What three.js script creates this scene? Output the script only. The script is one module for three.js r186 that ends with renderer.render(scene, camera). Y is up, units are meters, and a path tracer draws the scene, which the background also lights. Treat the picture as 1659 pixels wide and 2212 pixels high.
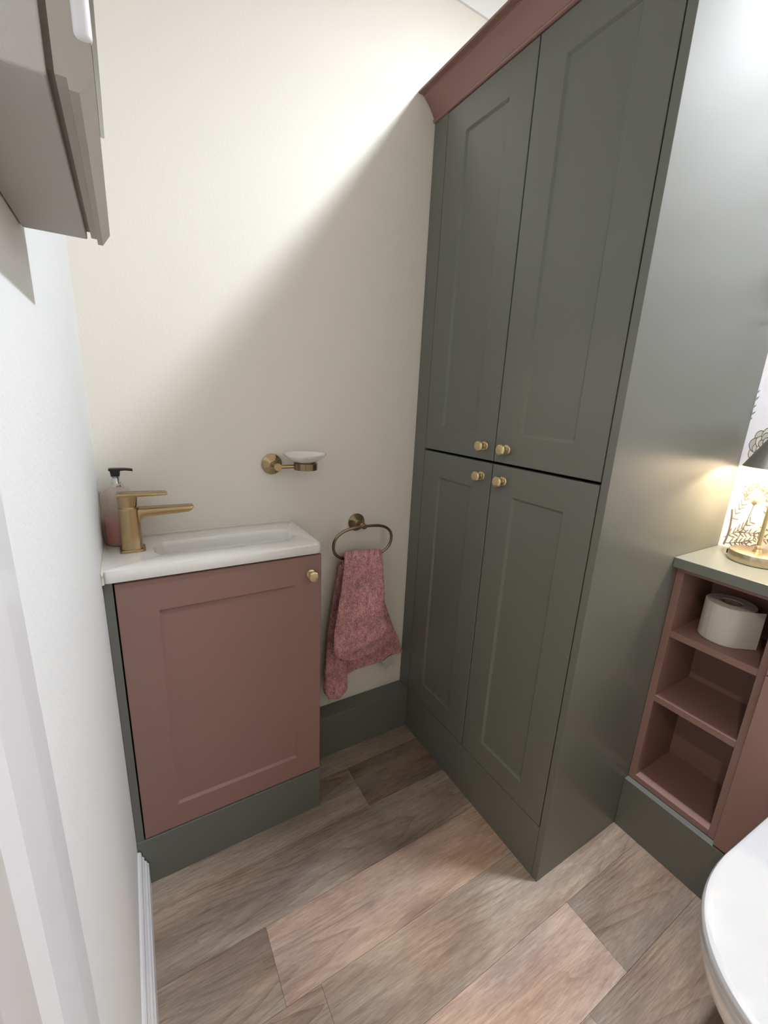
import * as THREE from 'three';
import { RoundedBoxGeometry } from 'three/addons/geometries/RoundedBoxGeometry.js';
import { mergeGeometries, mergeVertices, toCreasedNormals } from 'three/addons/utils/BufferGeometryUtils.js';

// ---------------------------------------------------------------- camera, exposure, lights
// World: back wall z = 0, left wall x = 0, floor y = 0; x runs to the right along the back wall, z towards the viewer.
const scene = new THREE.Scene();
const camera = new THREE.PerspectiveCamera(100.778, 1659 / 2212, 0.005, 20);
camera.position.set(0.07574, 1.20495, 1.17704);
camera.rotation.order = 'YXZ';
camera.rotation.set(-0.256312, -0.543186, 0.047876);
scene.add(camera);
scene.background = new THREE.Color(0x000000);

const renderer = new THREE.WebGLRenderer({ antialias: true });
renderer.toneMapping = THREE.LinearToneMapping;
renderer.toneMappingExposure = 1.62;
renderer.shadowMap.enabled = true;

const CEIL = 2.372;                       // ceiling height
const DOWN = [1.095, 0.835];               // recessed downlight over the strip of floor by the cupboard (x, z)
const DOWN_POWER = 6.6;                   // candela
const HALL_POWER = 2.8;
const LAMP_POWER = 0.24;

// ---------------------------------------------------------------- helpers
let seedState = 7;
const seed = (s) => { seedState = s >>> 0; };
const rnd = () => { seedState = (seedState + 0x6d2b79f5) >>> 0; let t = seedState; t = Math.imul(t ^ (t >>> 15), t | 1); t ^= t + Math.imul(t ^ (t >>> 7), t | 61); return ((t ^ (t >>> 14)) >>> 0) / 4294967296; };
const rr = (a, b) => a + (b - a) * rnd();
const lerp = (a, b, t) => a + (b - a) * t;
const clamp = (v, a, b) => Math.min(b, Math.max(a, v));
function hash2(ix, iy, s) { let h = Math.imul(ix, 374761393) ^ Math.imul(iy, 668265263) ^ Math.imul(s, 1442695041); h = Math.imul(h ^ (h >>> 13), 1274126177); return ((h ^ (h >>> 16)) >>> 0) / 4294967296; }
function vnoise(x, y, s = 1) {
  const ix = Math.floor(x), iy = Math.floor(y), fx = x - ix, fy = y - iy, ux = fx * fx * (3 - 2 * fx), uy = fy * fy * (3 - 2 * fy);
  return lerp(lerp(hash2(ix, iy, s), hash2(ix + 1, iy, s), ux), lerp(hash2(ix, iy + 1, s), hash2(ix + 1, iy + 1, s), ux), uy);
}
function fbm(x, y, s = 1, o = 4) { let a = 0.5, v = 0, n = 0; for (let i = 0; i < o; i++) { v += a * vnoise(x, y, s + i); n += a; x *= 2.03; y *= 2.03; a *= 0.5; } return v / n; }

const taken = new Map();
function numbered(name) { const n = taken.get(name) || 0; taken.set(name, n + 1); return n ? `${name}_${String(n).padStart(3, '0')}` : name; }
function shade(o) { o.traverse((m) => { if (m.isMesh) { m.castShadow = true; m.receiveShadow = true; } }); return o; }
function mesh(name, geo, mat, parent) { const m = new THREE.Mesh(geo, mat); m.name = name; m.castShadow = true; m.receiveShadow = true; if (parent) parent.add(m); return m; }
function thing(name, label, category, at = [0, 0, 0]) { const g = new THREE.Group(); g.name = numbered(name); g.position.set(...at); g.userData = { label, category }; scene.add(g); return g; }
function struct(name, geo, mat, label, category) { const m = geo ? mesh(name, geo, mat, scene) : new THREE.Group(); m.name = name; if (!geo) scene.add(m); m.userData = { kind: 'structure', label, category }; return m; }

// a box given by its two corners, with slightly rounded edges
function bx(x0, x1, y0, y1, z0, z1, r = 0) {
  const w = x1 - x0, h = y1 - y0, d = z1 - z0;
  const g = r > 0 ? new RoundedBoxGeometry(w, h, d, 2, Math.min(r, w / 2.01, h / 2.01, d / 2.01)) : new THREE.BoxGeometry(w, h, d);
  g.translate((x0 + x1) / 2, (y0 + y1) / 2, (z0 + z1) / 2);
  return g;
}
function merge(list) { return mergeGeometries(list.map((g) => { const n = g.index ? g.toNonIndexed() : g; for (const k of Object.keys(n.attributes)) if (!['position', 'normal', 'uv'].includes(k)) n.deleteAttribute(k); return n; })); }
// box-projected uv in metres
function metreUV(g, scale = 1) {
  const n = g.index ? g.toNonIndexed() : g, p = n.attributes.position, nn = n.attributes.normal, uv = new Float32Array(p.count * 2);
  for (let i = 0; i < p.count; i++) {
    const ax = Math.abs(nn.getX(i)), ay = Math.abs(nn.getY(i)), az = Math.abs(nn.getZ(i));
    let u, v;
    if (ay >= ax && ay >= az) { u = p.getX(i); v = p.getZ(i); } else if (ax >= az) { u = p.getZ(i); v = p.getY(i); } else { u = p.getX(i); v = p.getY(i); }
    uv[2 * i] = u * scale; uv[2 * i + 1] = v * scale;
  }
  n.setAttribute('uv', new THREE.BufferAttribute(uv, 2));
  return n;
}
// a surface lofted through rings of points; every ring has the same count
function loft(rings, { closed = true, capStart = true, capEnd = true, crease = 0.6 } = {}) {
  const n = rings[0].length, pos = [], idx = [], uv = [];
  rings.forEach((r, j) => r.forEach((p, i) => { pos.push(...p); uv.push(i / n, j / (rings.length - 1)); }));
  const m = closed ? n : n - 1;
  for (let j = 0; j < rings.length - 1; j++) for (let i = 0; i < m; i++) { const a = j * n + i, b = j * n + (i + 1) % n, c = a + n, d = b + n; idx.push(a, b, d, a, d, c); }
  const cap = (j, flip) => {
    const c = [0, 0, 0]; rings[j].forEach((p) => { c[0] += p[0] / n; c[1] += p[1] / n; c[2] += p[2] / n; });
    const k = pos.length / 3; pos.push(...c); uv.push(0.5, 0.5);
    for (let i = 0; i < n; i++) { const a = j * n + i, b = j * n + (i + 1) % n; flip ? idx.push(k, b, a) : idx.push(k, a, b); }
  };
  if (capStart) cap(0, true);
  if (capEnd) cap(rings.length - 1, false);
  const g = new THREE.BufferGeometry();
  g.setAttribute('position', new THREE.Float32BufferAttribute(pos, 3)); g.setAttribute('uv', new THREE.Float32BufferAttribute(uv, 2)); g.setIndex(idx);
  return toCreasedNormals(g, crease);
}
// rounded rectangle as 2D points (counter-clockwise), k points a corner
function rrect(a0, a1, b0, b1, r, k = 6) {
  r = Math.min(r, (a1 - a0) / 2, (b1 - b0) / 2); const out = [];
  for (const [ca, cb, t0] of [[a1 - r, b1 - r, 0], [a0 + r, b1 - r, 1], [a0 + r, b0 + r, 2], [a1 - r, b0 + r, 3]])
    for (let i = 0; i <= k; i++) { const t = (t0 + i / k) * Math.PI / 2; out.push([ca + r * Math.cos(t), cb + r * Math.sin(t)]); }
  return out;
}
const ringY = (pts, y) => pts.map(([x, z]) => [x, y, z]).reverse();      // horizontal ring, reversed so that upward lofts face out
const ringX = (pts, x) => pts.map(([y, z]) => [x, y, z]);
function lathe(profile, seg = 40) { return toCreasedNormals(new THREE.LatheGeometry(profile.map(([r, y]) => new THREE.Vector2(r, y)), seg), 0.5); }
function tube(points, r, seg = 60, closed = false, rs = 14) { return new THREE.TubeGeometry(new THREE.CatmullRomCurve3(points.map((p) => new THREE.Vector3(...p)), closed, 'catmullrom', 0.5), seg, r, rs, closed); }
// a polygon profile extruded along z; points are (x, y)
function prism(points, z0, z1, crease = 0.5) {
  const g = new THREE.ExtrudeGeometry(new THREE.Shape(points.map(([x, y]) => new THREE.Vector2(x, y))), { depth: z1 - z0, bevelEnabled: false, curveSegments: 8 });
  g.translate(0, 0, z0); return toCreasedNormals(g, crease);
}

// ---------------------------------------------------------------- textures
function dataTex(w, h, f, { srgb = true, repeat = null } = {}) {
  const d = new Uint8Array(w * h * 4);
  for (let y = 0; y < h; y++) for (let x = 0; x < w; x++) { const c = f(x, y), i = 4 * (y * w + x); d[i] = clamp(c[0], 0, 255); d[i + 1] = clamp(c[1], 0, 255); d[i + 2] = clamp(c[2], 0, 255); d[i + 3] = 255; }
  const t = new THREE.DataTexture(d, w, h); t.wrapS = t.wrapT = THREE.RepeatWrapping; t.magFilter = THREE.LinearFilter; t.minFilter = THREE.LinearMipmapLinearFilter; t.generateMipmaps = true;
  if (srgb) t.colorSpace = THREE.SRGBColorSpace; if (repeat) t.repeat.set(...repeat); t.needsUpdate = true; return t;
}
// tileable noise for walls and paint
function tileNoise(w, cells, s) { return (x, y) => { const u = x / w * cells, v = y / w * cells, ix = Math.floor(u), iy = Math.floor(v), fx = u - ix, fy = v - iy, ux = fx * fx * (3 - 2 * fx), uy = fy * fy * (3 - 2 * fy), m = (a) => ((a % cells) + cells) % cells; return lerp(lerp(hash2(m(ix), m(iy), s), hash2(m(ix + 1), m(iy), s), ux), lerp(hash2(m(ix), m(iy + 1), s), hash2(m(ix + 1), m(iy + 1), s), ux), uy); }; }
const rollerTex = (() => { const a = tileNoise(256, 64, 3), b = tileNoise(256, 24, 9), c = tileNoise(256, 128, 5); return dataTex(256, 256, (x, y) => { const v = 128 + 90 * (a(x, y) - 0.5) + 60 * (b(x, y) - 0.5) + 60 * (c(x, y) - 0.5); return [v, v, v]; }, { srgb: false, repeat: [5, 5] }); })();
const terryTex = (() => { const a = tileNoise(256, 110, 3), b = tileNoise(256, 50, 19), c = tileNoise(256, 10, 29); return dataTex(256, 256, (x, y) => { const v = 218 + 70 * (a(x, y) - 0.5) + 84 * (b(x, y) - 0.5) + 44 * (c(x, y) - 0.5); return [v, v, v]; }); })();
const terryBump = (() => { const a = tileNoise(256, 90, 43), b = tileNoise(256, 40, 49); return dataTex(256, 256, (x, y) => { const v = 255 * (0.55 * a(x, y) + 0.45 * b(x, y)); return [v, v, v]; }, { srgb: false }); })();
const brushTex = dataTex(256, 64, (x, y) => { const v = 128 + 110 * (hash2(x, 0, 5) - 0.5); return [v, v, v]; }, { srgb: false });

// wood-look vinyl: 1.22 m by 0.156 m per texture
function woodTex(s, pal) {
  const W = 1536, H = 256, yc = 0.3 + 0.4 * hash2(s, 1, 77), bend = 0.7 + 0.9 * hash2(s, 2, 77), ph = 10 * hash2(s, 3, 77);
  return dataTex(W, H, (px, py) => {
    const x = px / W * 1.22, y = py / H * 0.156;
    const warp = fbm(x * 6, y * 30, s, 3) - 0.5, warp2 = fbm(x * 2.2, y * 8, s + 20, 3) - 0.5;
    const dy = (y / 0.156 - yc) + 0.30 * warp2;
    const ph2 = ph + bend * 3.4 * x + 7.5 * dy * dy + 0.55 * warp + 1.6 * dy;
    const fr = ph2 * 2.2 - Math.floor(ph2 * 2.2), cath = Math.pow(fr, 4);               // one dark edge to each growth ring
    const streak = fbm(x * 9, y * 150, s + 40, 4) - 0.5, fine = fbm(x * 55, y * 800, s + 60, 2) - 0.5, cloud = fbm(x * 6, y * 22, s + 80, 4) - 0.5;
    const pore = Math.max(0, vnoise(x * 60, y * 900, s + 90) - 0.74) * 1.6;
    const zone = clamp((fbm(x * 2.6 + 5, y * 10, s + 100, 2) - 0.42) * 5, 0, 1);
    const t = clamp(0.57 + 0.80 * cloud + 0.34 * streak + 0.42 * fine - 0.46 * cath * (0.15 + 0.85 * zone) * clamp(0.6 + 1.6 * warp, 0, 1) - 0.30 * pore, 0, 1);
    const tint = fbm(x * 4, y * 14, s + 120, 2) - 0.5;
    const c = [0, 1, 2].map((k) => lerp(pal[0][k], pal[1][k], t));
    return [c[0] + 14 * tint, c[1] + 2 * tint, c[2] - 8 * tint];
  });
}
const woodPalettes = [
  [[112, 92, 77], [188, 168, 148]],   // grey brown
  [[100, 82, 69], [172, 151, 132]],   // darker grey brown
  [[130, 104, 89], [204, 178, 158]],  // pinkish
  [[132, 110, 91], [207, 187, 162]],  // pale sand
];
const woodMaps = [0, 1, 2, 3, 4, 5].map((i) => woodTex(31 + 7 * i, woodPalettes[i % 4]));

// ---------------------------------------------------------------- materials
const std = (o) => new THREE.MeshStandardMaterial(o), phy = (o) => new THREE.MeshPhysicalMaterial(o);
const lin = (r, g, b) => new THREE.Color().setRGB(r, g, b);
const M = {
  cream: std({ color: lin(0.86, 0.81, 0.715), roughness: 0.75, bumpMap: rollerTex, bumpScale: 0.0004 }),
  white: std({ color: lin(0.86, 0.86, 0.84), roughness: 0.7, bumpMap: rollerTex, bumpScale: 0.0004 }),
  ceiling: std({ color: lin(0.88, 0.87, 0.85), roughness: 0.9 }),
  gloss: std({ color: lin(0.80, 0.79, 0.80), roughness: 0.35 }),
  green: std({ color: lin(0.155, 0.160, 0.138), roughness: 0.33 }),
  pink: std({ color: lin(0.30, 0.172, 0.145), roughness: 0.5 }),
  ceramic: phy({ color: lin(0.88, 0.86, 0.82), roughness: 0.12, clearcoat: 0.6, clearcoatRoughness: 0.06 }),
  brass: std({ color: lin(0.44, 0.325, 0.18), metalness: 1, roughness: 0.24 }),
  brassPale: std({ color: lin(0.74, 0.60, 0.36), metalness: 1, roughness: 0.3 }),
  brassDark: std({ color: lin(0.33, 0.25, 0.15), metalness: 1, roughness: 0.28 }),
  bronze: std({ color: lin(0.62, 0.52, 0.38), metalness: 1, roughness: 0.28 }),
  seatPlastic: phy({ color: lin(0.60, 0.60, 0.61), roughness: 0.14, clearcoat: 0.5, clearcoatRoughness: 0.05 }),
  chrome: std({ color: lin(0.75, 0.75, 0.76), metalness: 1, roughness: 0.12 }),
  blackPlastic: std({ color: lin(0.012, 0.011, 0.01), roughness: 0.35 }),
  towel: phy({ color: lin(0.92, 0.455, 0.465), roughness: 1, map: terryTex, bumpMap: terryBump, bumpScale: 0.0022, sheen: 0.6, sheenColor: lin(0.6, 0.3, 0.3), sheenRoughness: 0.7 }),
  paper: std({ color: lin(0.70, 0.67, 0.63), roughness: 0.95 }),
  card: std({ color: lin(0.42, 0.34, 0.27), roughness: 0.95 }),
  greyBoard: std({ color: lin(0.50, 0.475, 0.44), roughness: 0.6, bumpMap: rollerTex, bumpScale: 0.0002 }),
  greyFrame: std({ color: lin(0.43, 0.395, 0.345), roughness: 0.55, bumpMap: rollerTex, bumpScale: 0.0002 }),
  steel: std({ color: lin(0.42, 0.39, 0.35), metalness: 1, roughness: 0.38 }),
  label: std({ color: lin(0.55, 0.53, 0.50), roughness: 0.8 }),
};

// ---------------------------------------------------------------- the room shell
const XW = 1.4626, ZN = 1.72, T = 0.1;                 // wallpapered wall, wall behind the viewer, wall thickness
const DOOR0 = 1.005, DOOR1 = 1.640, DOORH = 2.0;       // doorway in the left wall
const XC = 0.8908, ZC = 0.6916;                        // front plane and end plane of the tall cupboard
struct('wall_back', metreUV(bx(-T, XW + T, 0, CEIL, -T, 0)), M.cream, 'cream painted wall behind the basin', 'wall');
{
  const s = new THREE.Shape([[0, 0], [DOOR0, 0], [DOOR0, DOORH], [DOOR1, DOORH], [DOOR1, 0], [ZN, 0], [ZN, CEIL], [0, CEIL]].map((p) => new THREE.Vector2(...p)));
  const g = new THREE.ExtrudeGeometry(s, { depth: T, bevelEnabled: false });
  g.rotateY(-Math.PI / 2);                              // shape x becomes world z, depth runs to -x
  struct('wall_left', metreUV(g), M.white, 'white painted wall with the doorway in it', 'wall');
}
const wallRight = struct('wall_right', metreUV(bx(XW, XW + T, 0, CEIL, 0, ZN)), M.cream, 'wall with botanical paper above the worktop', 'wall');
struct('wall_front', metreUV(bx(-T, XW + T, 0, CEIL, ZN, ZN + T)), M.cream, 'cream wall facing the basin wall', 'wall');
struct('ceiling', metreUV(bx(-T, XW + T, CEIL, CEIL + T, -T, ZN + T)), M.ceiling, 'flat white ceiling', 'ceiling');

// plaster coving around the room, about 115 mm deep
{
  const cove = [[0, 0], [0, -0.117], [0.006, -0.117], [0.008, -0.112]];
  for (let i = 1; i < 8; i++) { const a = i / 8 * Math.PI / 2; cove.push([0.008 + 0.100 * (1 - Math.cos(a)), -0.112 + 0.102 * Math.sin(a)]); }
  cove.push([0.110, -0.008], [0.116, -0.006], [0.116, 0]);
  const back = prism(cove, 0, XW, 0.4); back.rotateY(Math.PI / 2); back.scale(1, 1, -1);   // local z runs along x, local x points to +z
  const ix = back.index; if (ix) for (let i = 0; i < ix.count; i += 3) { const q = ix.getX(i); ix.setX(i, ix.getX(i + 1)); ix.setX(i + 1, q); }
  back.translate(0, CEIL, 0);
  struct('trim_3', toCreasedNormals(back, 0.4), M.ceiling, 'white plaster coving over the basin wall', 'coving');
  struct('trim_4', prism(cove.map(([x, y]) => [x, y + CEIL]), 0.116, ZN, 0.4), M.ceiling, 'white plaster coving over the doorway wall', 'coving');
}
// floor: rows of wood-look planks along x
{
  const floor = struct('floor', null, null, 'wood look plank floor in greyed brown oak', 'floor');
  mesh('subfloor', bx(-T, XW + T, -0.06, -0.006, -T, ZN + T), std({ color: lin(0.30, 0.24, 0.18), roughness: 0.9 }), floor);
  const rowZ = [-0.02, 0.137, 0.293, 0.449, 0.605, 0.761, 0.917, 1.073, 1.229, 1.385, 1.541, ZN];
  // joints of each row; a plank is listed by its texture and tint
  const rows = [
    [[1.2, 0, 1.0], [9, 1, 1]],
    [[0.608, 0, 0.98], [9, 1, 0.86]],
    [[1.1, 4, 0.93], [9, 0, 1]],
    [[0.246, 1, 1.06], [1.3, 2, 0.98], [9, 0, 1]],
    [[0.321, 0, 1.0], [9, 0, 1.02]],
    [[0.922, 2, 1.06], [9, 5, 0.96]],
    [[0.786, 3, 1.03], [9, 5, 0.98]],
    [[0.4, 0, 1], [9, 1, 1]], [[0.9, 4, 1], [9, 2, 1]], [[0.2, 5, 1], [9, 0, 1]], [[0.7, 3, 1], [9, 1, 1]],
  ];
  seed(5);
  rows.forEach((row, i) => {
    const z0 = rowZ[i], z1 = rowZ[i + 1]; let x0 = -0.02;
    row.forEach(([xe, tex, tint], j) => {
      const x1 = Math.min(xe, XW + 0.02), gap = 0.0003;
      const g = bx(x0 + gap, x1 - gap, -0.006, 0, z0 + gap, z1 - gap);
      const p = g.attributes.position, uv = g.attributes.uv, u0 = rnd(), flip = rnd() < 0.5, anchor = j === 0 ? x1 - 1.22 : x0;
      for (let k = 0; k < p.count; k++) uv.setXY(k, (p.getX(k) - anchor) / 1.22 + (j ? 0.001 : 0) + 0 * u0, flip ? 1 - (p.getZ(k) - z0) / 0.156 : (p.getZ(k) - z0) / 0.156);
      mesh('plank', g, std({ map: woodMaps[tex], color: lin(tint * 1.08, tint * 1.08, tint * 1.08), roughness: 0.55 }), floor);
      x0 = x1;
    });
  });
}

// skirtings and door trim
struct('baseboard_back', bx(0.47, XC, 0, 0.160, 0, 0.060, 0.002), M.green, 'deep dark green skirting board under the towel', 'skirting');
{
  const prof = [[0, 0], [0.0205, 0], [0.0205, 0.072], [0.0175, 0.076], [0.0165, 0.082], [0.0125, 0.086], [0.0125, 0.096], [0.0085, 0.102], [0.0075, 0.114], [0.004, 0.118], [0, 0.118]];
  struct('baseboard_left', prism(prof, 0.224, 0.868, 0.25), M.gloss, 'white stepped skirting board beside the vanity plinth', 'skirting');
  // door casing on the left wall: profile in (z, x), extruded upwards
  const cas = [[0.868, 0], [0.868, 0.007], [0.874, 0.0115], [0.938, 0.0185], [0.942, 0.0205], [0.975, 0.0205], [0.979, 0.0225], [0.988, 0.0225], [0.997, 0.018], [1.001, 0.008], [1.001, 0]];
  const mk = (pts, h) => { const g = new THREE.ExtrudeGeometry(new THREE.Shape(pts.map(([z, x]) => new THREE.Vector2(x, -z))), { depth: h, bevelEnabled: false }); g.rotateX(-Math.PI / 2); return toCreasedNormals(g, 0.3); };
  struct('trim_1', merge([mk(cas, DOORH + 0.07), mk(cas.map(([z, x]) => [DOOR1 + DOOR0 - z, x]).reverse(), DOORH + 0.07), bx(0, 0.0205, DOORH, DOORH + 0.07, 0.99, DOOR1 + 0.01, 0.002)]), M.gloss, 'white moulded casing around the doorway', 'door casing');
  struct('trim_2', merge([bx(-T - 0.01, 0.004, 0, DOORH, DOOR0 - 0.006, DOOR0 + 0.014, 0.002), bx(-T - 0.01, 0.004, 0, DOORH, DOOR1 - 0.014, DOOR1 + 0.006, 0.002), bx(-T - 0.01, 0.004, DOORH - 0.014, DOORH + 0.006, DOOR0, DOOR1, 0.002), bx(-T, -0.055, 0, DOORH - 0.014, DOOR0 + 0.014, DOOR0 + 0.028, 0.002), bx(-T, -0.055, 0, DOORH - 0.014, DOOR1 - 0.028, DOOR1 - 0.014, 0.002)]), M.gloss, 'white door lining with its stop', 'door lining');
}
// the hall outside the doorway, where the viewer stands
{
  const hx = -1.25, z0 = 0.3, z1 = 2.55;
  struct('floor_hall', bx(hx, -T, -0.06, 0, z0, z1), std({ color: lin(0.30, 0.23, 0.18), roughness: 0.6 }), 'hall floor beyond the doorway', 'floor');
  struct('ceiling_hall', bx(hx, -T, CEIL, CEIL + T, z0, z1), M.ceiling, 'hall ceiling beyond the doorway', 'ceiling');
  struct('wall_hall', merge([bx(hx - T, hx, 0, CEIL, z0, z1), bx(hx, -T, 0, CEIL, z0 - T, z0), bx(hx, -T, 0, CEIL, z1, z1 + T), bx(hx, hx + 0.01, 0, CEIL, z0, z1)]), M.white, 'white hall walls beyond the doorway', 'wall');
}

// ---------------------------------------------------------------- lamps in the ceilings
function ceilingLight(label, x, z, r, power, color, glow) {
  const t = thing('ceiling_downlight', label, 'ceiling light', [x, CEIL, z]);
  mesh('bezel', lathe([[r, -0.001], [r + 0.002, -0.004], [r + 0.010, -0.004], [r + 0.012, 0.0], [r, 0.0]], 40), M.gloss, t);
  const lens = mesh('light_lens', lathe([[0.0001, -0.003], [r, -0.002], [r, 0.0], [0.0001, 0.0]], 32), std({ color: 0xffffff, emissive: color, emissiveIntensity: glow, roughness: 0.5 }), t);
  lens.castShadow = false;
  const l = new THREE.SpotLight(color, power, 0, 1.55, 0.55, 2); l.name = 'downlight_glow'; l.position.set(0, -0.008, 0); l.target.position.set(0, -1, 0); t.add(l.target); l.castShadow = true; l.shadow.radius = r / 0.02; l.shadow.mapSize.set(1024, 1024); l.shadow.bias = -0.0005;
  t.add(l);
  return t;
}
ceilingLight('recessed cool white downlight in the ceiling by the cupboard end', DOWN[0], DOWN[1], 0.040, DOWN_POWER, lin(0.90, 0.97, 1.07), 6);
ceilingLight('recessed downlight in the hall ceiling', -0.65, 1.5, 0.05, HALL_POWER, lin(1.0, 0.84, 0.64), 4);

// ---------------------------------------------------------------- shaker doors and knobs
// front lies in the plane z = 0 of the door's own frame, from (0, 0) to (w, h); pos* are the edges of the sunk panel
function shakerGeo(w, h, m, th = 0.02, sunk = 0.006) {
  const rings = []; const R = (i, z) => [[i, i, z], [w - i, i, z], [w - i, h - i, z], [i, h - i, z]];
  const Q = (k, z, e) => [[m[0] + k, m[1] + k, z], [w - m[2] - k, m[1] + k, z], [w - m[2] - k, h - m[3] - k, z], [m[0] + k, h - m[3] - k, z]];
  rings.push(R(0, -th), R(0, -0.0012), R(0.0012, 0), Q(0, 0), Q(0.0008, -0.0006), Q(0.0052, -sunk + 0.0006), Q(0.0068, -sunk));
  const g = loft(rings, { crease: 0.2 });
  return metreUV(g);
}
function knobGeo() {  // axis +z, rosette on z = 0
  const g = lathe([[0.0001, 0], [0.0125, 0], [0.0128, 0.002], [0.0115, 0.0042], [0.0075, 0.006], [0.0058, 0.0105], [0.0062, 0.014], [0.0105, 0.0168], [0.0138, 0.0205], [0.0142, 0.0235], [0.0128, 0.0262], [0.0085, 0.0282], [0.0001, 0.029]], 40);
  g.rotateX(Math.PI / 2); return g;
}
const knob = knobGeo();

// ---------------------------------------------------------------- tall cupboard
{
  const t = thing('tall_cupboard', 'tall grey green fitted cupboard with four shaker doors and pink cornice', 'cupboard', [XC, 0, 0]);
  const W = XW - XC - 0.0008;                                 // depth of the cupboard into x
  mesh('carcass', merge([bx(0.030, W, 0.158, 1.962, 0.006, 0.024), bx(0.030, W, 0.158, 1.962, 0.655, 0.673), bx(0.030, W, 0.130, 0.148, 0.006, 0.673), bx(0.021, W, 1.965, 1.983, 0.002, 0.673), bx(W - 0.02, W - 0.006, 0.148, 1.965, 0.024, 0.655)]), M.green, t);
  mesh('filler_strip', bx(0.0015, 0.021, 0.158, 1.968, 0.001, 0.0610, 0.001), M.green, t);
  mesh('plinth', bx(0.0, 0.019, 0, 0.1625, 0.001, 0.6735, 0.001), M.green, t);
  mesh('end_panel', bx(0, W, 0, 1.99, 0.6740, ZC, 0.0012), M.green, t);
  const doors = [   // z0, z1, y0, y1, panel margins [left, bottom, right, top] seen from the front (front left = wall side), knob z, y
    [0.0640, 0.3672, 1.0650, 1.9600, [0.0795, 0.070, 0.0735, 0.071], 0.332, 1.101],
    [0.3702, 0.6712, 1.0650, 1.9600, [0.0745, 0.070, 0.0735, 0.071], 0.411, 1.100],
    [0.0640, 0.3672, 0.1650, 1.0580, [0.0795, 0.071, 0.0735, 0.074], 0.332, 1.020],
    [0.3702, 0.6712, 0.1650, 1.0580, [0.0745, 0.071, 0.0735, 0.074], 0.411, 1.019],
  ];
  for (const [z0, z1, y0, y1, m, kz, ky] of doors) {
    const g = shakerGeo(z1 - z0, y1 - y0, m); g.rotateY(-Math.PI / 2); g.translate(0, y0, z0);
    const d = mesh('door', g, M.green, t);
    const k = mesh('knob', knob, M.brassPale, d); k.rotation.y = -Math.PI / 2; k.position.set(0, ky, kz); k.userData.label = 'round antique brass knob';
  }
  const c = [[0.02, 1.9625], [-0.0015, 1.9625], [-0.0045, 1.9640], [-0.0060, 1.9670], [-0.0050, 1.9700], [-0.0030, 1.9715], [-0.0035, 1.9740]];
  for (let i = 1; i <= 8; i++) { const a = i / 8; c.push([-0.0035 - 0.0375 * a, 1.9740 + 0.0375 * (a + 0.10 * Math.sin(a * Math.PI))]); }
  c.push([-0.0425, 2.0115], [-0.0425, 2.0145], [-0.0575, 2.0145], [-0.0590, 2.0155], [-0.0590, 2.0190], [-0.050, 2.0200], [-0.030, 2.016], [0.012, 1.985], [0.02, 1.980]);
  const cor = mesh('cornice', prism(c.reverse(), 0.001, ZC, 0.3), M.pink, t); cor.userData.label = 'dusky pink coved cornice';
}

// ---------------------------------------------------------------- basin vanity
{
  const t = thing('vanity_unit', 'small pink door vanity cupboard on dark green plinth under the basin', 'vanity unit', [0, 0, 0]);
  mesh('carcass', merge([bx(0.0005, 0.0155, 0.141, 0.8195, 0.004, 0.189), bx(0.0005, 0.4550, 0.120, 0.1360, 0.004, 0.190), bx(0.0155, 0.4550, 0.136, 0.775, 0.004, 0.010)]), M.pink, t);
  mesh('side_panel', bx(0.4555, 0.4735, 0.141, 0.8205, 0.002, 0.1965, 0.001), M.green, t).position.x = 0.0;
  mesh('filler_strip', bx(0.0005, 0.0170, 0.136, 0.8205, 0.190, 0.2150, 0.001), M.green, t);
  mesh('plinth', bx(0.0005, 0.4740, 0, 0.1395, 0.195, 0.2205, 0.001), M.green, t);
  const g = shakerGeo(0.4535, 0.674, [0.0755, 0.066, 0.0680, 0.0735], 0.02, 0.006); g.translate(0.0200, 0.1415, 0.2175);
  const d = mesh('door', g, M.pink, t);
  const k = mesh('knob', knob, M.brassPale, d); k.position.set(0.4445, 0.767, 0.2175); k.userData.label = 'round antique brass knob';
}
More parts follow.
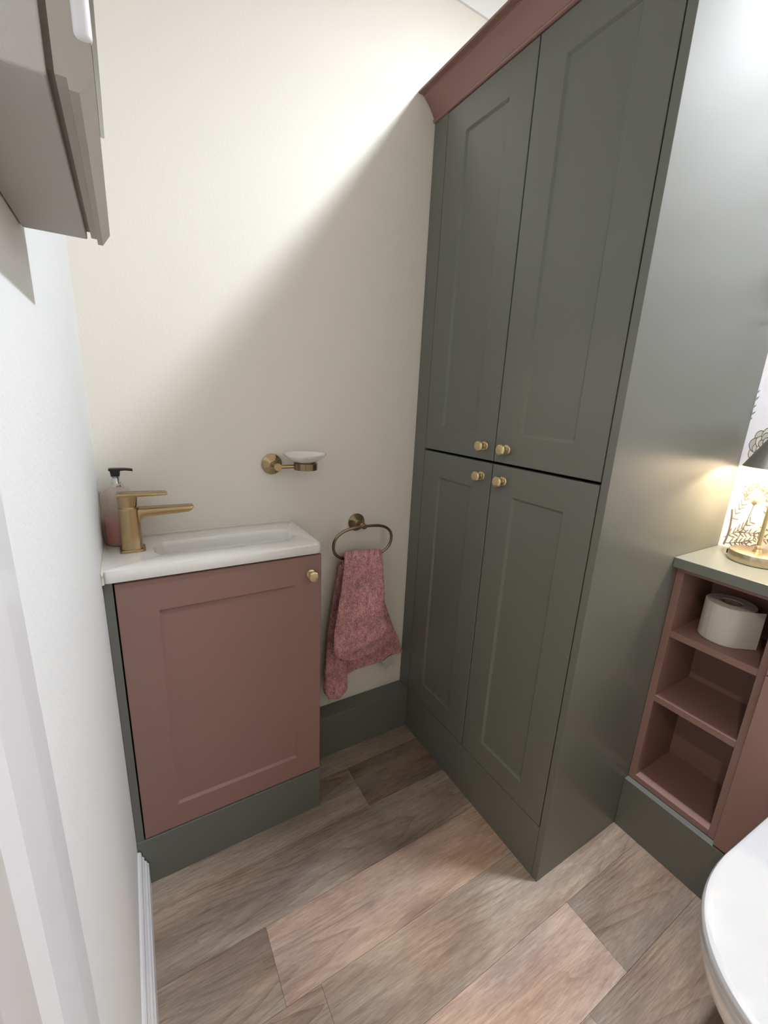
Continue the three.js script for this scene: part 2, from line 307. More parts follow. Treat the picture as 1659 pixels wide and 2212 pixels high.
{
  const t = thing('basin', 'white ceramic cloakroom basin with shallow oblong bowl', 'basin', [0, 0.8215, 0]);
  const H = 0.0287, k = 8, X0 = 0.0022, X1 = 0.4690, Z0 = 0.0005, Z1 = 0.2262;
  const O = (i, r) => rrect(X0 + i, X1 - i, Z0 + i, Z1 - i, r, k), I = (i, r) => rrect(0.1000 + i, 0.4290 - i, 0.0700 + i, 0.1690 - i, r, k);
  const rings = [ringY(O(0.004, 0.006), 0), ringY(O(0.001, 0.008), 0.0015), ringY(O(0, 0.009), 0.005), ringY(O(0, 0.009), H - 0.006), ringY(O(0.0015, 0.009), H - 0.0018), ringY(O(0.005, 0.009), H),
    ringY(I(-0.004, 0.040), H), ringY(I(-0.001, 0.038), H - 0.0010), ringY(I(0.0005, 0.037), H - 0.004), ringY(I(0.002, 0.036), H - 0.012), ringY(I(0.007, 0.032), H - 0.050), ringY(I(0.012, 0.028), H - 0.060), ringY(I(0.024, 0.020), H - 0.0650)];
  mesh('bowl_slab', loft(rings, { crease: 0.7 }), M.ceramic, t);
  mesh('sealant', merge([tube([[0.0022, 0.026, 0.004], [0.0022, 0.027, 0.12], [0.0022, 0.026, 0.222], [0.0022, 0.018, 0.2265], [0.0022, 0.001, 0.2265]], 0.0027, 40, false, 8), tube([[0.003, H, 0.002], [0.2, H + 0.0004, 0.002], [0.468, H, 0.002]], 0.0026, 20, false, 8)]), std({ color: lin(0.80, 0.76, 0.67), roughness: 0.45 }), t);
  // waste at the bottom of the bowl
  const w = mesh('waste', lathe([[0.0001, 0.0035], [0.010, 0.0032], [0.0165, 0.0018], [0.018, 0], [0.0001, 0]], 28), M.brass, t); w.position.set(0.20, H - 0.0650, 0.119);
}
// mixer tap
{
  const t = thing('mixer_tap', 'antique brass mono mixer tap with flat lever on the basin', 'tap', [0.0585, 0.8502, 0.108]);
  const D = (w0, w1, d, r) => rrect(-w0, w1, -d, d, r, 7);
  mesh('base_plate', loft([ringY(D(0.0255, 0.0255, 0.0235, 0.010), 0), ringY(D(0.0255, 0.0255, 0.0235, 0.010), 0.004), ringY(D(0.0235, 0.0235, 0.0215, 0.009), 0.006)]), M.brass, t);
  mesh('body', loft([ringY(D(0.0215, 0.0205, 0.0195, 0.009), 0.005), ringY(D(0.0205, 0.0200, 0.0190, 0.009), 0.05), ringY(D(0.0200, 0.0200, 0.0185, 0.009), 0.098), ringY(D(0.0185, 0.0185, 0.017, 0.009), 0.100)]), M.brass, t);
  const S = (x, y0, y1, d, r) => ringX(rrect(y0, y1, -d, d, r, 5), x);
  mesh('spout', loft([S(0.0, 0.062, 0.0975, 0.0165, 0.004), S(0.018, 0.066, 0.0975, 0.0165, 0.004), S(0.026, 0.076, 0.0972, 0.0165, 0.004), S(0.036, 0.0785, 0.0970, 0.0165, 0.004), S(0.085, 0.0805, 0.0965, 0.016, 0.004), S(0.120, 0.0820, 0.0960, 0.0155, 0.004), S(0.128, 0.0865, 0.0958, 0.0148, 0.0035), S(0.1315, 0.0925, 0.0950, 0.0135, 0.001)]), M.brass, t);
  mesh('collar', lathe([[0.0001, 0.0995], [0.0175, 0.0995], [0.0183, 0.1005], [0.0183, 0.1025], [0.0165, 0.1035], [0.0001, 0.1035]], 36), M.brassPale, t);
  mesh('lever_head', loft([ringY(D(0.0185, 0.0150, 0.0165, 0.0075), 0.103), ringY(D(0.0195, 0.0165, 0.0172, 0.0075), 0.108), ringY(D(0.0195, 0.0185, 0.0175, 0.006), 0.125), ringY(D(0.0195, 0.0200, 0.0175, 0.005), 0.128)]), M.brass, t);
  mesh('lever', loft([S(-0.0205, 0.1265, 0.1325, 0.0170, 0.0022), S(-0.0195, 0.1255, 0.1335, 0.0178, 0.0022), S(0.02, 0.1255, 0.1328, 0.0175, 0.0022), S(0.074, 0.1250, 0.1305, 0.0150, 0.0020), S(0.0785, 0.1262, 0.1290, 0.0140, 0.0010)]), M.brass, t);
}
// soap dispenser
{
  const t = thing('soap_dispenser', 'clear pump bottle of pink liquid soap behind the tap', 'soap dispenser', [0.0385, 0.8502, 0.045]);
  const out = [[0.0001, 0.0], [0.029, 0.0], [0.0325, 0.002], [0.034, 0.006], [0.0345, 0.03], [0.0345, 0.108], [0.0335, 0.117], [0.0295, 0.126], [0.0215, 0.133], [0.0135, 0.137], [0.0115, 0.139], [0.0115, 0.145]];
  mesh('bottle', lathe(out, 48), phy({ color: lin(0.92, 0.86, 0.83), roughness: 0.3, transmission: 0.85, thickness: 0, ior: 1.45 }), t);
  mesh('liquid_soap', lathe([[0.0001, 0.0025], [0.0285, 0.0025], [0.0325, 0.006], [0.0333, 0.03], [0.0333, 0.0580], [0.0001, 0.0580]], 48), phy({ color: lin(0.80, 0.30, 0.23), roughness: 0.35, transmission: 0.35, thickness: 0 }), t);
  mesh('dip_tube', tube([[0, 0.137, 0], [0.002, 0.07, 0.001], [0.006, 0.006, 0.002]], 0.0022, 16, false, 8), phy({ color: lin(0.9, 0.9, 0.9), roughness: 0.3, transmission: 0.5, thickness: 0 }), t);
  mesh('collar', lathe([[0.0135, 0.1365], [0.0135, 0.141], [0.0085, 0.143], [0.0078, 0.146], [0.0078, 0.157], [0.006, 0.158], [0.006, 0.163], [0.0001, 0.163]], 30), M.chrome, t);
  const L = (x, y0, y1, d) => ringX(rrect(y0, y1, -d, d, 0.0018, 4), x);
  mesh('pump_head', merge([loft([ringY(rrect(-0.0085, 0.0085, -0.0085, 0.0085, 0.005, 5), 0.160), ringY(rrect(-0.0095, 0.0095, -0.009, 0.009, 0.005, 5), 0.166), ringY(rrect(-0.0100, 0.0100, -0.009, 0.009, 0.005, 5), 0.1745)]), loft([L(-0.0125, 0.1735, 0.1775, 0.007), L(-0.011, 0.1725, 0.1785, 0.009), L(0.006, 0.1725, 0.1785, 0.009), L(0.020, 0.1728, 0.1782, 0.006), L(0.032, 0.1710, 0.1770, 0.0045), L(0.0350, 0.1700, 0.1755, 0.0042)])]), M.blackPlastic, t);
}

// ---------------------------------------------------------------- soap dish, towel ring, towel
const rose = () => { const g = lathe([[0.0001, 0.0], [0.0275, 0.0], [0.0285, 0.0015], [0.0285, 0.005], [0.0255, 0.0075], [0.019, 0.0125], [0.0125, 0.0175], [0.0095, 0.020], [0.0085, 0.024], [0.0001, 0.024]], 48); g.rotateX(Math.PI / 2); return g; };
{
  const t = thing('soap_dish_holder', 'antique brass wall arm and cup that hold the soap dish', 'soap dish holder', [0.410, 1.0195, 0.0005]);
  mesh('wall_rose', rose(), M.brass, t);
  const post = lathe([[0.0001, 0], [0.0075, 0], [0.0075, 0.028], [0.0095, 0.030], [0.0105, 0.036], [0.0095, 0.042], [0.0001, 0.044]], 28); post.rotateX(Math.PI / 2); post.translate(0, 0, 0.022);
  mesh('post', post, M.brass, t);
  const arm = new THREE.CylinderGeometry(0.0052, 0.0052, 0.06, 20); arm.rotateZ(Math.PI / 2); arm.translate(0.034, 0, 0.058);
  mesh('arm', merge([toCreasedNormals(arm, 0.5)]), M.brass, t);
  const cup = lathe([[0.0270, 0.010], [0.0270, -0.0065], [0.0285, -0.009], [0.0320, -0.009], [0.0325, -0.007], [0.0325, 0.009], [0.0310, 0.010], [0.0270, 0.010]], 48); cup.translate(0.078, 0, 0.062);
  mesh('cup_ring', cup, M.brassDark, t);
}
{
  const t = thing('soap_dish', 'small white oval ceramic soap dish in the brass wall holder', 'soap dish', [0.486, 1.0195, 0.0625]);
  const g = lathe([[0.0001, 0.0105], [0.022, 0.0110], [0.030, 0.0125], [0.042, 0.0185], [0.052, 0.0260], [0.0592, 0.0325], [0.0600, 0.0342], [0.0588, 0.0350], [0.051, 0.0285], [0.040, 0.0205], [0.028, 0.0155], [0.0001, 0.0145]].map(([r, y]) => [r, y - 0.0]), 56);
  g.scale(1, 1, 0.88);
  mesh('bowl', g, M.ceramic, t);
}
{
  const t = thing('towel_ring', 'antique brass oval towel ring on the wall', 'towel ring', [0.682, 0.8215, 0.0005]);
  mesh('wall_rose', rose(), M.brassDark, t);
  const post = lathe([[0.0001, 0], [0.0070, 0], [0.0070, 0.022], [0.0095, 0.0235], [0.0095, 0.0265], [0.0065, 0.029], [0.0085, 0.033], [0.0090, 0.037], [0.0070, 0.041], [0.0001, 0.042]], 28); post.rotateX(Math.PI / 2); post.translate(0, 0, 0.022);
  mesh('post', post, M.brassDark, t);
  const pts = []; const hw = 0.1035, r = 0.0545;
  for (let i = 0; i < 64; i++) { const a = i / 64 * Math.PI * 2, c = Math.cos(a), s = Math.sin(a), n = 2.9; pts.push([hw * Math.sign(c) * Math.pow(Math.abs(c), 2 / n * 1.0) + 0.003, -r + r * Math.sign(s) * Math.pow(Math.abs(s), 2 / 2.25), 0.0555 + 0.006 * (-r + r * s) / r]); }
  mesh('ring', tube(pts, 0.0046, 160, true, 12), M.brassDark, t);
}
// terry sheets: left and right edges are 3D polylines of the same count; the sheet bulges and is thick
function terrySheet(Lp, Rp, { th = 0.009, nu = 46, nv = 110, wave = null, s = 1, fuzz = 0.0012 } = {}) {
  const cl = new THREE.CatmullRomCurve3(Lp.map((p) => new THREE.Vector3(...p))), cr = new THREE.CatmullRomCurve3(Rp.map((p) => new THREE.Vector3(...p)));
  const S = (u, v) => { const a = cl.getPoint(v), b = cr.getPoint(v), p = a.lerp(b, u); if (wave) { const d = wave(u, v); p.x += d[0]; p.y += d[1]; p.z += d[2]; } return p; };
  const N = (u, v) => { const e = 0.01, u0 = Math.max(0, u - e), u1 = Math.min(1, u + e), v0 = Math.max(0, v - e), v1 = Math.min(1, v + e); return S(u1, v).sub(S(u0, v)).cross(S(u, v1).sub(S(u, v0))).normalize(); };
  const ring = [], pos = [], uv = [], idx = [];
  for (let i = 0; i <= nu; i++) ring.push([i / nu, -1]);
  for (let i = nu; i >= 0; i--) ring.push([i / nu, 1]);
  const n = ring.length;
  for (let j = 0; j <= nv; j++) {
    const v = j / nv, ev = Math.sqrt(clamp(1 - Math.pow(Math.abs(2 * v - 1), 40), 0, 1));
    ring.forEach(([u, side]) => {
      const eu = Math.sqrt(clamp(1 - Math.pow(Math.abs(2 * u - 1), 14), 0, 1)), p = S(u, v), q = N(u, v);
      const f = fuzz * (fbm(u * 60 + side * 7, v * 130, s, 2) - 0.5) * 2 + 0.0022 * (fbm(u * 9, v * 14, s + 9, 2) - 0.5);
      p.addScaledVector(q, -side * (th / 2 * Math.min(eu, ev) + f));
      p.x += 0.0011 * (fbm(v * 140, side * 3 + u, s + 3, 2) - 0.5) * (u < 0.1 || u > 0.9 ? 2 : 0);
      pos.push(p.x, p.y, p.z); uv.push(p.x * 9 + p.z * 5, p.y * 9 + p.z * 5);
    });
  }
  for (let j = 0; j < nv; j++) for (let i = 0; i < n; i++) { const a = j * n + i, b = j * n + (i + 1) % n; idx.push(a, b, b + n, a, b + n, a + n); }
  for (const [j, flip] of [[0, true], [nv, false]]) for (let i = 0; i < nu; i++) { const a = j * n + i, b = a + 1, c = j * n + (n - 1 - i), d = c - 1; flip ? idx.push(a, d, b, a, c, d) : idx.push(a, b, d, a, d, c); }
  const g = new THREE.BufferGeometry(); g.setAttribute('position', new THREE.Float32BufferAttribute(pos, 3)); g.setAttribute('uv', new THREE.Float32BufferAttribute(uv, 2)); g.setIndex(idx); g.computeVertexNormals(); return g;
}
{
  const t = thing('hand_towel', 'dusky pink terry hand towel folded over the brass ring', 'towel', [0, 0, 0]);
  // front fold: over the ring and down in front
  mesh('front_fold', terrySheet(
    [[0.618, 0.690, 0.034], [0.617, 0.722, 0.035], [0.616, 0.738, 0.051], [0.611, 0.722, 0.067], [0.598, 0.660, 0.078], [0.576, 0.560, 0.096], [0.562, 0.478, 0.110], [0.565, 0.436, 0.114], [0.580, 0.411, 0.116]],
    [[0.752, 0.675, 0.034], [0.752, 0.712, 0.035], [0.750, 0.730, 0.051], [0.747, 0.712, 0.067], [0.748, 0.655, 0.076], [0.745, 0.590, 0.090], [0.744, 0.548, 0.099], [0.749, 0.515, 0.103], [0.760, 0.482, 0.105]],
    { th: 0.014, s: 3, wave: (u, v) => [0, v > 0.86 ? -0.010 * Math.sin(u * 3.14) * (v - 0.86) / 0.14 : 0, 0.008 * Math.sin(u * 6.0 + v * 4) * v + 0.005 * Math.sin(v * 15 + u * 5) * v] }), M.towel, t);
  // the lower lobe that shows under the turned-up hem of the front fold
  mesh('inner_fold', terrySheet(
    [[0.600, 0.58, 0.066], [0.588, 0.50, 0.074], [0.586, 0.435, 0.084], [0.596, 0.392, 0.088]],
    [[0.757, 0.57, 0.058], [0.770, 0.50, 0.066], [0.770, 0.440, 0.074], [0.742, 0.380, 0.080]],
    { th: 0.011, s: 13, nv: 60, wave: (u, v) => [0, -0.016 * Math.sin(u * Math.PI) * v * v, 0.005 * Math.sin(u * 7)] }), M.towel, t);
  // back layer, fanning out to the right
  mesh('back_fold', terrySheet(
    [[0.612, 0.700, 0.020], [0.602, 0.60, 0.018], [0.592, 0.46, 0.018], [0.592, 0.36, 0.018], [0.602, 0.285, 0.020], [0.608, 0.258, 0.020]],
    [[0.756, 0.690, 0.020], [0.768, 0.62, 0.020], [0.796, 0.520, 0.022], [0.826, 0.440, 0.024], [0.862, 0.356, 0.026], [0.884, 0.296, 0.026]],
    { th: 0.008, s: 23, nv: 90, wave: (u, v) => [0, (v > 0.7 ? (v - 0.7) / 0.3 : 0) * 0.012 * Math.sin(u * Math.PI * 1.0), 0.007 * Math.sin(u * 10 + v * 2) * v] }), M.towel, t);
  // rolled tail at the left
  mesh('tail_fold', terrySheet(
    [[0.606, 0.698, 0.036], [0.590, 0.60, 0.038], [0.572, 0.48, 0.044], [0.558, 0.38, 0.052], [0.551, 0.30, 0.056], [0.555, 0.258, 0.058], [0.572, 0.236, 0.058]],
    [[0.640, 0.698, 0.040], [0.634, 0.60, 0.046], [0.630, 0.48, 0.054], [0.630, 0.38, 0.060], [0.634, 0.30, 0.063], [0.630, 0.258, 0.063], [0.610, 0.233, 0.062]],
    { th: 0.016, s: 33, nu: 24, nv: 100, wave: (u, v) => [0, 0, 0.008 * Math.sin(u * 3.14) * v + 0.004 * Math.sin(v * 13 + u * 4)] }), M.towel, t);
  const hemPts = []; for (let i = 0; i <= 12; i++) { const u = i / 12; hemPts.push([lerp(0.582, 0.760, u), lerp(0.413, 0.484, u) - 0.010 * Math.sin(u * 3.14), lerp(0.119, 0.108, u) + 0.008 * Math.sin(u * 6 + 4) + 0.005 * Math.sin(15 + u * 5)]); }
  mesh('hem', tube(hemPts, 0.0052, 60, false, 10), M.towel, t);
  const l = mesh('care_label', merge([bx(0, 0.040, -0.040, 0, 0, 0.0008), bx(-0.002, 0.0005, -0.042, 0.001, -0.0004, 0.0012)]), M.label, t); l.position.set(0.790, 0.293, 0.034); l.rotation.z = 0.42; l.userData.label = 'small grey white care label';
}

// ---------------------------------------------------------------- low storage run on the wallpapered wall
const HW = 0.860, ZU = 0.9150;
{
  const t = thing('worktop', 'pale grey green worktop under the brass table lamp', 'worktop', [0, HW, ZC]);
  mesh('worktop_board', bx(1.2265, XW - 0.0005, -0.0260, 0, 0.0005, 1.028, 0.0015), M.green, t);
}
{
  const t = thing('plinth_board', 'dark green plinth under the pink open shelves', 'plinth', [0, 0, ZC]);
  mesh('board', bx(1.2365, 1.2555, 0, 0.1680, 0.0005, 1.028, 0.001), M.green, t);
}
{
  const t = thing('open_shelf_unit', 'narrow pink open shelf unit with three compartments under the worktop', 'shelf unit', [0, 0, ZC]);
  const x0 = 1.2555, x1 = XW - 0.001, L = 0.0005, R = ZU - ZC, th = 0.018;
  mesh('side', bx(x0, x1, 0.1685, 0.8335, L, L + th, 0.0008), M.pink, t);
  mesh('side', bx(x0, x1, 0.1685, 0.8335, R - th, R, 0.0008), M.pink, t);
  mesh('bottom_board', bx(x0, x1, 0.1685, 0.1865, L + th, R - th, 0.0008), M.pink, t);
  mesh('shelf', bx(x0 + 0.001, x1, 0.439, 0.457, L + th, R - th, 0.0008), M.pink, t);
  mesh('shelf', bx(x0 + 0.001, x1, 0.637, 0.655, L + th, R - th, 0.0008), M.pink, t);
  mesh('top_rail', bx(x0, x1, 0.8185, 0.8335, L + th, R - th, 0.0008), M.pink, t);
  mesh('back_panel', bx(x1 - 0.02, x1 - 0.006, 0.1865, 0.8185, L + th, R - th), M.pink, t);
}
{
  const t = thing('toilet_housing', 'pink panelled toilet housing beside the open shelves', 'toilet housing', [0, 0, ZU]);
  mesh('carcass', merge([bx(1.2660, XW - 0.001, 0.1685, 0.8335, 0.001, 0.019), bx(1.2660, XW - 0.001, 0.1685, 0.1865, 0.019, 0.80), bx(1.2660, XW - 0.001, 0.8155, 0.8335, 0.019, 0.80)]), M.pink, t);
  mesh('front_panel', bx(1.2365, 1.2560, 0.1740, 0.6560, 0.0008, 0.80, 0.001), M.pink, t);
  mesh('upper_panel', bx(1.2365, 1.2560, 0.6600, 0.8310, 0.0008, 0.80, 0.001), M.pink, t);
}
// toilet roll
{
  const t = thing('toilet_roll', 'white toilet roll standing on the top pink shelf', 'toilet roll', [1.345, 0.6552, 0.7905]);
  const r = 0.0525, h = 0.100;
  mesh('paper', lathe([[0.0205, 0.001], [0.0215, 0], [r - 0.002, 0], [r, 0.002], [r, h - 0.002], [r - 0.002, h], [0.044, h - 0.0006], [0.043, h], [0.036, h - 0.0005], [0.034, h], [0.0235, h], [0.0225, h - 0.001], [0.0205, 0.001]], 64), M.paper, t);
  mesh('core', lathe([[0.0192, 0.0005], [0.0206, 0.0005], [0.0206, h - 0.0015], [0.0192, h - 0.0015], [0.0192, 0.0005]], 40), M.card, t);
  // loose sheet leaving the roll tangentially on the viewer's side
  const path = []; const a0 = Math.PI - 0.2, a1 = Math.PI - 0.95;
  for (let i = 0; i <= 8; i++) { const a = lerp(a0, a1, i / 8); path.push([(r + 0.0005) * Math.cos(a), (r + 0.0005) * Math.sin(a)]); }
  const tx = Math.sin(a1), tz = -Math.cos(a1), e = path[path.length - 1];
  for (let i = 1; i <= 5; i++) path.push([e[0] + tx * 0.045 * i / 5 , e[1] + tz * 0.045 * i / 5 - 0.000 * i]);
  const sheet = path.map(([x, z], i) => { const n = path[Math.min(i + 1, path.length - 1)], m = path[Math.max(i - 1, 0)], dx = n[0] - m[0], dz = n[1] - m[1], l = Math.hypot(dx, dz), nx = -dz / l * 0.00025, nz = dx / l * 0.00025; return [[x - nx, 0.001, z - nz], [x + nx, 0.001, z + nz], [x + nx, h - 0.001, z + nz], [x - nx, h - 0.001, z - nz]]; });
  mesh('loose_sheet', loft(sheet, { crease: 0.5 }), M.paper, t);
}
// table lamp
{
  const t = thing('table_lamp', 'small brass table lamp with grey cone shade, lit', 'lamp', [1.388, HW + 0.0002, 0.799]);
  mesh('base', lathe([[0.0001, 0], [0.052, 0], [0.0545, 0.001], [0.055, 0.003], [0.055, 0.022], [0.054, 0.0245], [0.052, 0.0255], [0.0001, 0.0255]], 64), M.bronze, t);
  mesh('stem', lathe([[0.0001, 0.025], [0.010, 0.025], [0.0085, 0.030], [0.0065, 0.033], [0.0075, 0.037], [0.0065, 0.041], [0.0048, 0.043], [0.0042, 0.312], [0.0001, 0.313]], 28), M.brassPale, t);
  const sh = mesh('shade', lathe([[0.0705, 0.2335], [0.0710, 0.2335], [0.0285, 0.3150], [0.0001, 0.3165], [0.0001, 0.3150], [0.0275, 0.3138], [0.0692, 0.2340], [0.0705, 0.2335]], 64), M.steel, t); sh.userData.label = 'brushed grey metal cone shade';
  const holder = mesh('bulb_holder', merge([bx(-0.018, 0, 0.277, 0.282, -0.002, 0.006), lathe([[0.0001, 0.263], [0.007, 0.263], [0.008, 0.266], [0.008, 0.284], [0.0001, 0.284]], 20).translate(-0.018, 0, 0.002)]), M.brassPale, t);
  mesh('switch', bx(-0.012, -0.006, 0.006, 0.018, -0.0575, -0.0530, 0.002), M.blackPlastic, t);
  const warm = lin(1.0, 0.80, 0.52);
  const bulb = mesh('bulb', new THREE.SphereGeometry(0.010, 20, 14), std({ color: 0xffffff, emissive: warm, emissiveIntensity: 8 }), t); bulb.position.set(-0.018, 0.2555, 0.002); bulb.castShadow = false;
  const l = new THREE.PointLight(warm, LAMP_POWER, 0, 2); l.name = 'lamp_glow'; l.position.set(-0.018, 0.2555, 0.002); l.castShadow = true; l.shadow.radius = 0.35; l.shadow.mapSize.set(1024, 1024); t.add(l);
}

// ---------------------------------------------------------------- toilet
{
  const t = thing('toilet', 'white ceramic toilet with closed rounded lid', 'toilet', [1.2360, 0, 1.185]);
  // D outline: straight sides, elliptical front; local -x is the front
  const D = (len, hw, i = 0, back = 0.0, n = 40) => { const out = [], fr = 0.24, L = len - i, w = hw - i; for (let k = 0; k <= n; k++) { const a = Math.PI / 2 + k / n * Math.PI, c = Math.cos(a), s = Math.sin(a); out.push([-(L - fr) + fr * Math.sign(c) * Math.pow(Math.abs(c), 2 / 2.25), w * Math.sign(s) * Math.pow(Math.abs(s), 2 / 2.25)]); } out.push([-0.03 + back + i * 0, -w + 0.012], [-0.018 + back, -w + 0.03], [-0.018 + back, w - 0.03], [-0.03 + back, w - 0.012]); return out; };
  const Y = (pts, y) => pts.map(([x, z]) => [x, y, z]).reverse();
  mesh('lid', loft([Y(D(0.532, 0.186, 0.006), 0.4135), Y(D(0.532, 0.186, 0.001), 0.4140), Y(D(0.532, 0.186, 0), 0.4175), Y(D(0.532, 0.186, 0.0008), 0.4245), Y(D(0.532, 0.186, 0.0028), 0.4285), Y(D(0.532, 0.186, 0.0060), 0.4301), Y(D(0.532, 0.186, 0.0095), 0.4306), Y(D(0.532, 0.186, 0.0130), 0.43075), Y(D(0.532, 0.186, 0.05), 0.4310), Y(D(0.532, 0.186, 0.12), 0.4312)], { crease: 0.6 }), M.seatPlastic, t);
  mesh('seat', loft([Y(D(0.530, 0.185, 0.006), 0.3965), Y(D(0.530, 0.185, 0.0), 0.3985), Y(D(0.530, 0.185, 0), 0.4075), Y(D(0.530, 0.185, 0.004), 0.4115), Y(D(0.530, 0.185, 0.02), 0.4115)], { crease: 0.6 }), M.seatPlastic, t);
  const P = (len, hw, y) => Y(D(len, hw, 0, 0.0165), y);
  mesh('pan', loft([P(0.400, 0.120, 0.0), P(0.402, 0.121, 0.012), P(0.405, 0.122, 0.10), P(0.425, 0.132, 0.20), P(0.475, 0.158, 0.29), P(0.512, 0.175, 0.345), P(0.524, 0.180, 0.375), P(0.524, 0.180, 0.390), P(0.518, 0.176, 0.394), P(0.49, 0.15, 0.394)], { crease: 0.6 }), M.ceramic, t);
}

// ---------------------------------------------------------------- slim mirror cabinet on the left wall
{
  const t = thing('mirror_cabinet', 'slim grey wooden mirror cabinet hung on the left wall', 'mirror cabinet', [0, 1.357, 0]);
  const z0 = 0.570, z1 = 0.858, top = 0.62;
  mesh('body', bx(0.001, 0.0555, 0, top, z0, z1, 0.0015), M.greyBoard, t);
  // front board with a chamfered foot; profile in (x, y)
  mesh('front_board', merge([prism([[0.0590, 0.002], [0.0640, 0.002], [0.0645, -0.003], [0.0690, -0.003], [0.0765, 0.008], [0.0765, top], [0.0590, top]], z0, z1, 0.3), bx(0.0550, 0.0595, 0.006, top, z0 + 0.006, z1 - 0.006)]), M.greyFrame, t);
  mesh('mirror_glass', bx(0.0768, 0.0808, 0.098, top - 0.01, z0 + 0.0005, z1 - 0.002, 0.0005), std({ color: lin(0.55, 0.56, 0.54), metalness: 1, roughness: 0.05 }), t);
  const c = mesh('mirror_clip', bx(0.0690, 0.0775, 0.020, 0.10, z1 - 0.004, z1 + 0.002, 0.003), M.gloss, t); c.userData.label = 'white plastic clip';
}

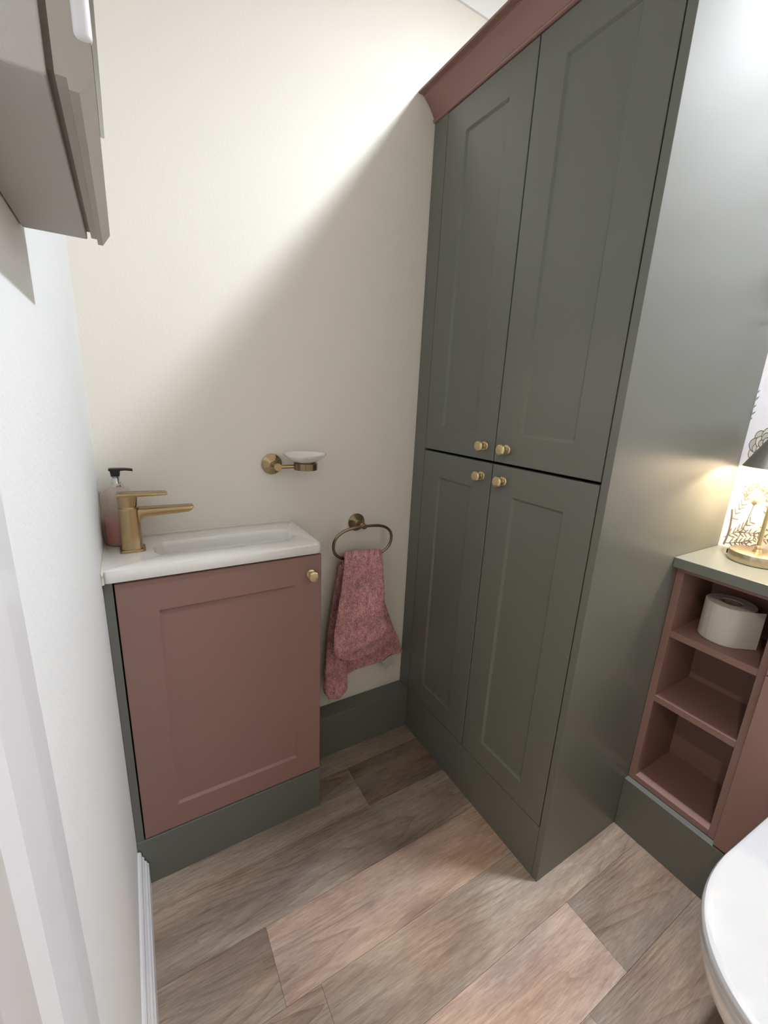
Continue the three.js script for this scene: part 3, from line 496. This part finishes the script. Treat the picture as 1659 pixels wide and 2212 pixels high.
// ---------------------------------------------------------------- wallpaper with line-drawn plants
{
  const W = 2048, H = 2048, mw = ZN - ZC, mh = CEIL - HW, k = W / mw, ky = H / mh;
  const cv = document.createElement('canvas'); cv.width = W; cv.height = H; const c = cv.getContext('2d');
  c.fillStyle = '#efeaea'; c.fillRect(0, 0, W, H);
  seed(99);
  // faint tinted patches printed behind the drawing
  for (let i = 0; i < 260; i++) { c.fillStyle = ['rgba(190,170,215,0.10)', 'rgba(205,205,175,0.12)', 'rgba(235,195,180,0.14)'][i % 3]; c.beginPath(); c.ellipse(rr(0, W), rr(0, H), rr(30, 110), rr(20, 70), rr(0, 3), 0, 7); c.fill(); }
  const ink = ['#4d4a42', '#5d574c', '#6a5f55', '#54505a'];
  const leaf = (x, y, a, l, w) => { const ex = x + l * Math.cos(a), ey = y + l * Math.sin(a), nx = -Math.sin(a) * w, ny = Math.cos(a) * w; c.beginPath(); c.moveTo(x, y); c.quadraticCurveTo((x + ex) / 2 + nx, (y + ey) / 2 + ny, ex, ey); c.quadraticCurveTo((x + ex) / 2 - nx, (y + ey) / 2 - ny, x, y); c.fill(); c.stroke(); c.beginPath(); c.moveTo(x, y); c.lineTo(ex, ey); c.stroke(); };
  const sprig = (x, y, a, n, s, kind) => {
    c.lineWidth = rr(1.5, 3.0); c.strokeStyle = ink[Math.floor(rr(0, 4))]; c.fillStyle = kind === 1 ? 'rgba(150,148,125,0.45)' : 'rgba(225,215,205,0.5)';
    let px = x, py = y, b = a; const bend = rr(-0.12, 0.12);
    for (let i = 0; i < n; i++) {
      const qx = px + s * Math.cos(b), qy = py + s * Math.sin(b); c.beginPath(); c.moveTo(px, py); c.lineTo(qx, qy); c.stroke();
      const lw = c.lineWidth; c.lineWidth = 1.3; const L = s * rr(1.0, 1.7) * (1 - 0.4 * i / n);
      leaf(qx, qy, b + rr(0.5, 1.0), L, L * 0.16); leaf(qx, qy, b - rr(0.5, 1.0), L, L * 0.16); c.lineWidth = Math.max(1.6, lw * 0.93);
      px = qx; py = qy; b += bend;
    }
  };
  const umbel = (x, y, s) => { c.strokeStyle = ink[1]; c.lineWidth = 2; for (let i = 0; i < 13; i++) { const a = -Math.PI / 2 + (i - 6) * 0.17, l = s * rr(0.8, 1.1), ex = x + l * Math.cos(a), ey = y + l * Math.sin(a); c.beginPath(); c.moveTo(x, y); c.quadraticCurveTo(x + 0.6 * l * Math.cos(a) * 0.7, y + 0.5 * l * Math.sin(a), ex, ey); c.stroke(); for (let q = 0; q < 7; q++) { c.fillStyle = ['#8c6f5e', '#a8876f', '#6f6153'][q % 3]; c.beginPath(); c.arc(ex + rr(-10, 10), ey + rr(-9, 9), rr(2, 4.2), 0, 7); c.fill(); } } c.lineWidth = 3.4; c.beginPath(); c.moveTo(x, y); c.quadraticCurveTo(x - 12, y + 90, x - 60, y + 230); c.stroke(); };
  const bloom = (x, y, s) => { c.strokeStyle = ink[0]; c.lineWidth = 2.4; for (let r = 4; r > 0; r--) for (let i = 0; i < 5 + r; i++) { const a = i / (5 + r) * 6.283 + r, R = s * r / 4; c.fillStyle = ['#c9c4b4', '#d6d0c2', '#bdb8a8'][i % 3]; c.beginPath(); c.ellipse(x + 0.55 * R * Math.cos(a), y + 0.55 * R * Math.sin(a), 0.52 * R, 0.40 * R, a, 0, 7); c.fill(); c.stroke(); } };
  for (let gy = 0; gy < 11; gy++) for (let gx = 0; gx < 11; gx++) {
    const x = (gx + 0.5 * (gy % 2)) * 190 + rr(-30, 30), y = gy * 190 + rr(-30, 30), q = (gx * 3 + gy * 5) % 6;
    if (q === 0) bloom(x, y, rr(50, 74)); else if (q === 1) umbel(x, y, rr(60, 90)); else sprig(x, y + 80, -Math.PI / 2 + rr(-1.1, 1.1), 8, rr(19, 28), q % 2);
    sprig(x + 80, y + 120, rr(-3, 0), 6, rr(16, 24), 0);
  }
  // the corner by the cupboard end, as far as the picture shows it (canvas y runs down from the ceiling)
  const at = (z, y) => [(z - ZC) * k, (CEIL - y) * ky];
  c.fillStyle = 'rgba(239,234,234,0.92)'; c.fillRect(0, at(0, 1.10)[1], 150, H);
  const [ux, uy] = at(0.745, 0.985); umbel(ux, uy, 70);
  for (const [z, y, a] of [[0.700, 0.885, -0.55], [0.705, 0.87, -0.2], [0.72, 0.905, -0.15], [0.70, 0.93, -0.9], [0.73, 0.88, -0.05], [0.75, 0.91, 0.1]]) sprig(...at(z, y), a, 6, 20, 0);
  c.strokeStyle = ink[2]; c.lineWidth = 9; c.beginPath(); c.moveTo(...at(0.703, 0.865)); c.quadraticCurveTo(...at(0.712, 0.91), ...at(0.702, 0.965)); c.stroke();
  bloom(...at(0.735, 1.135), 62);
  const tex = new THREE.CanvasTexture(cv); tex.colorSpace = THREE.SRGBColorSpace; tex.anisotropy = 8;
  const g = bx(XW - 0.0006, XW + 0.001, HW, CEIL, ZC, ZN), p = g.attributes.position, uv = g.attributes.uv;
  for (let i = 0; i < p.count; i++) uv.setXY(i, (p.getZ(i) - ZC) / mw, (p.getY(i) - HW) / mh);
  const wp = mesh('wallpaper', g, std({ map: tex, roughness: 0.8 }), wallRight); wp.userData.label = 'cream wallpaper with line drawn plants';
}

shade(scene);
scene.traverse((o) => { if (o.isMesh && (o.name === 'light_lens' || o.name === 'bulb')) o.castShadow = false; });
renderer.render(scene, camera);
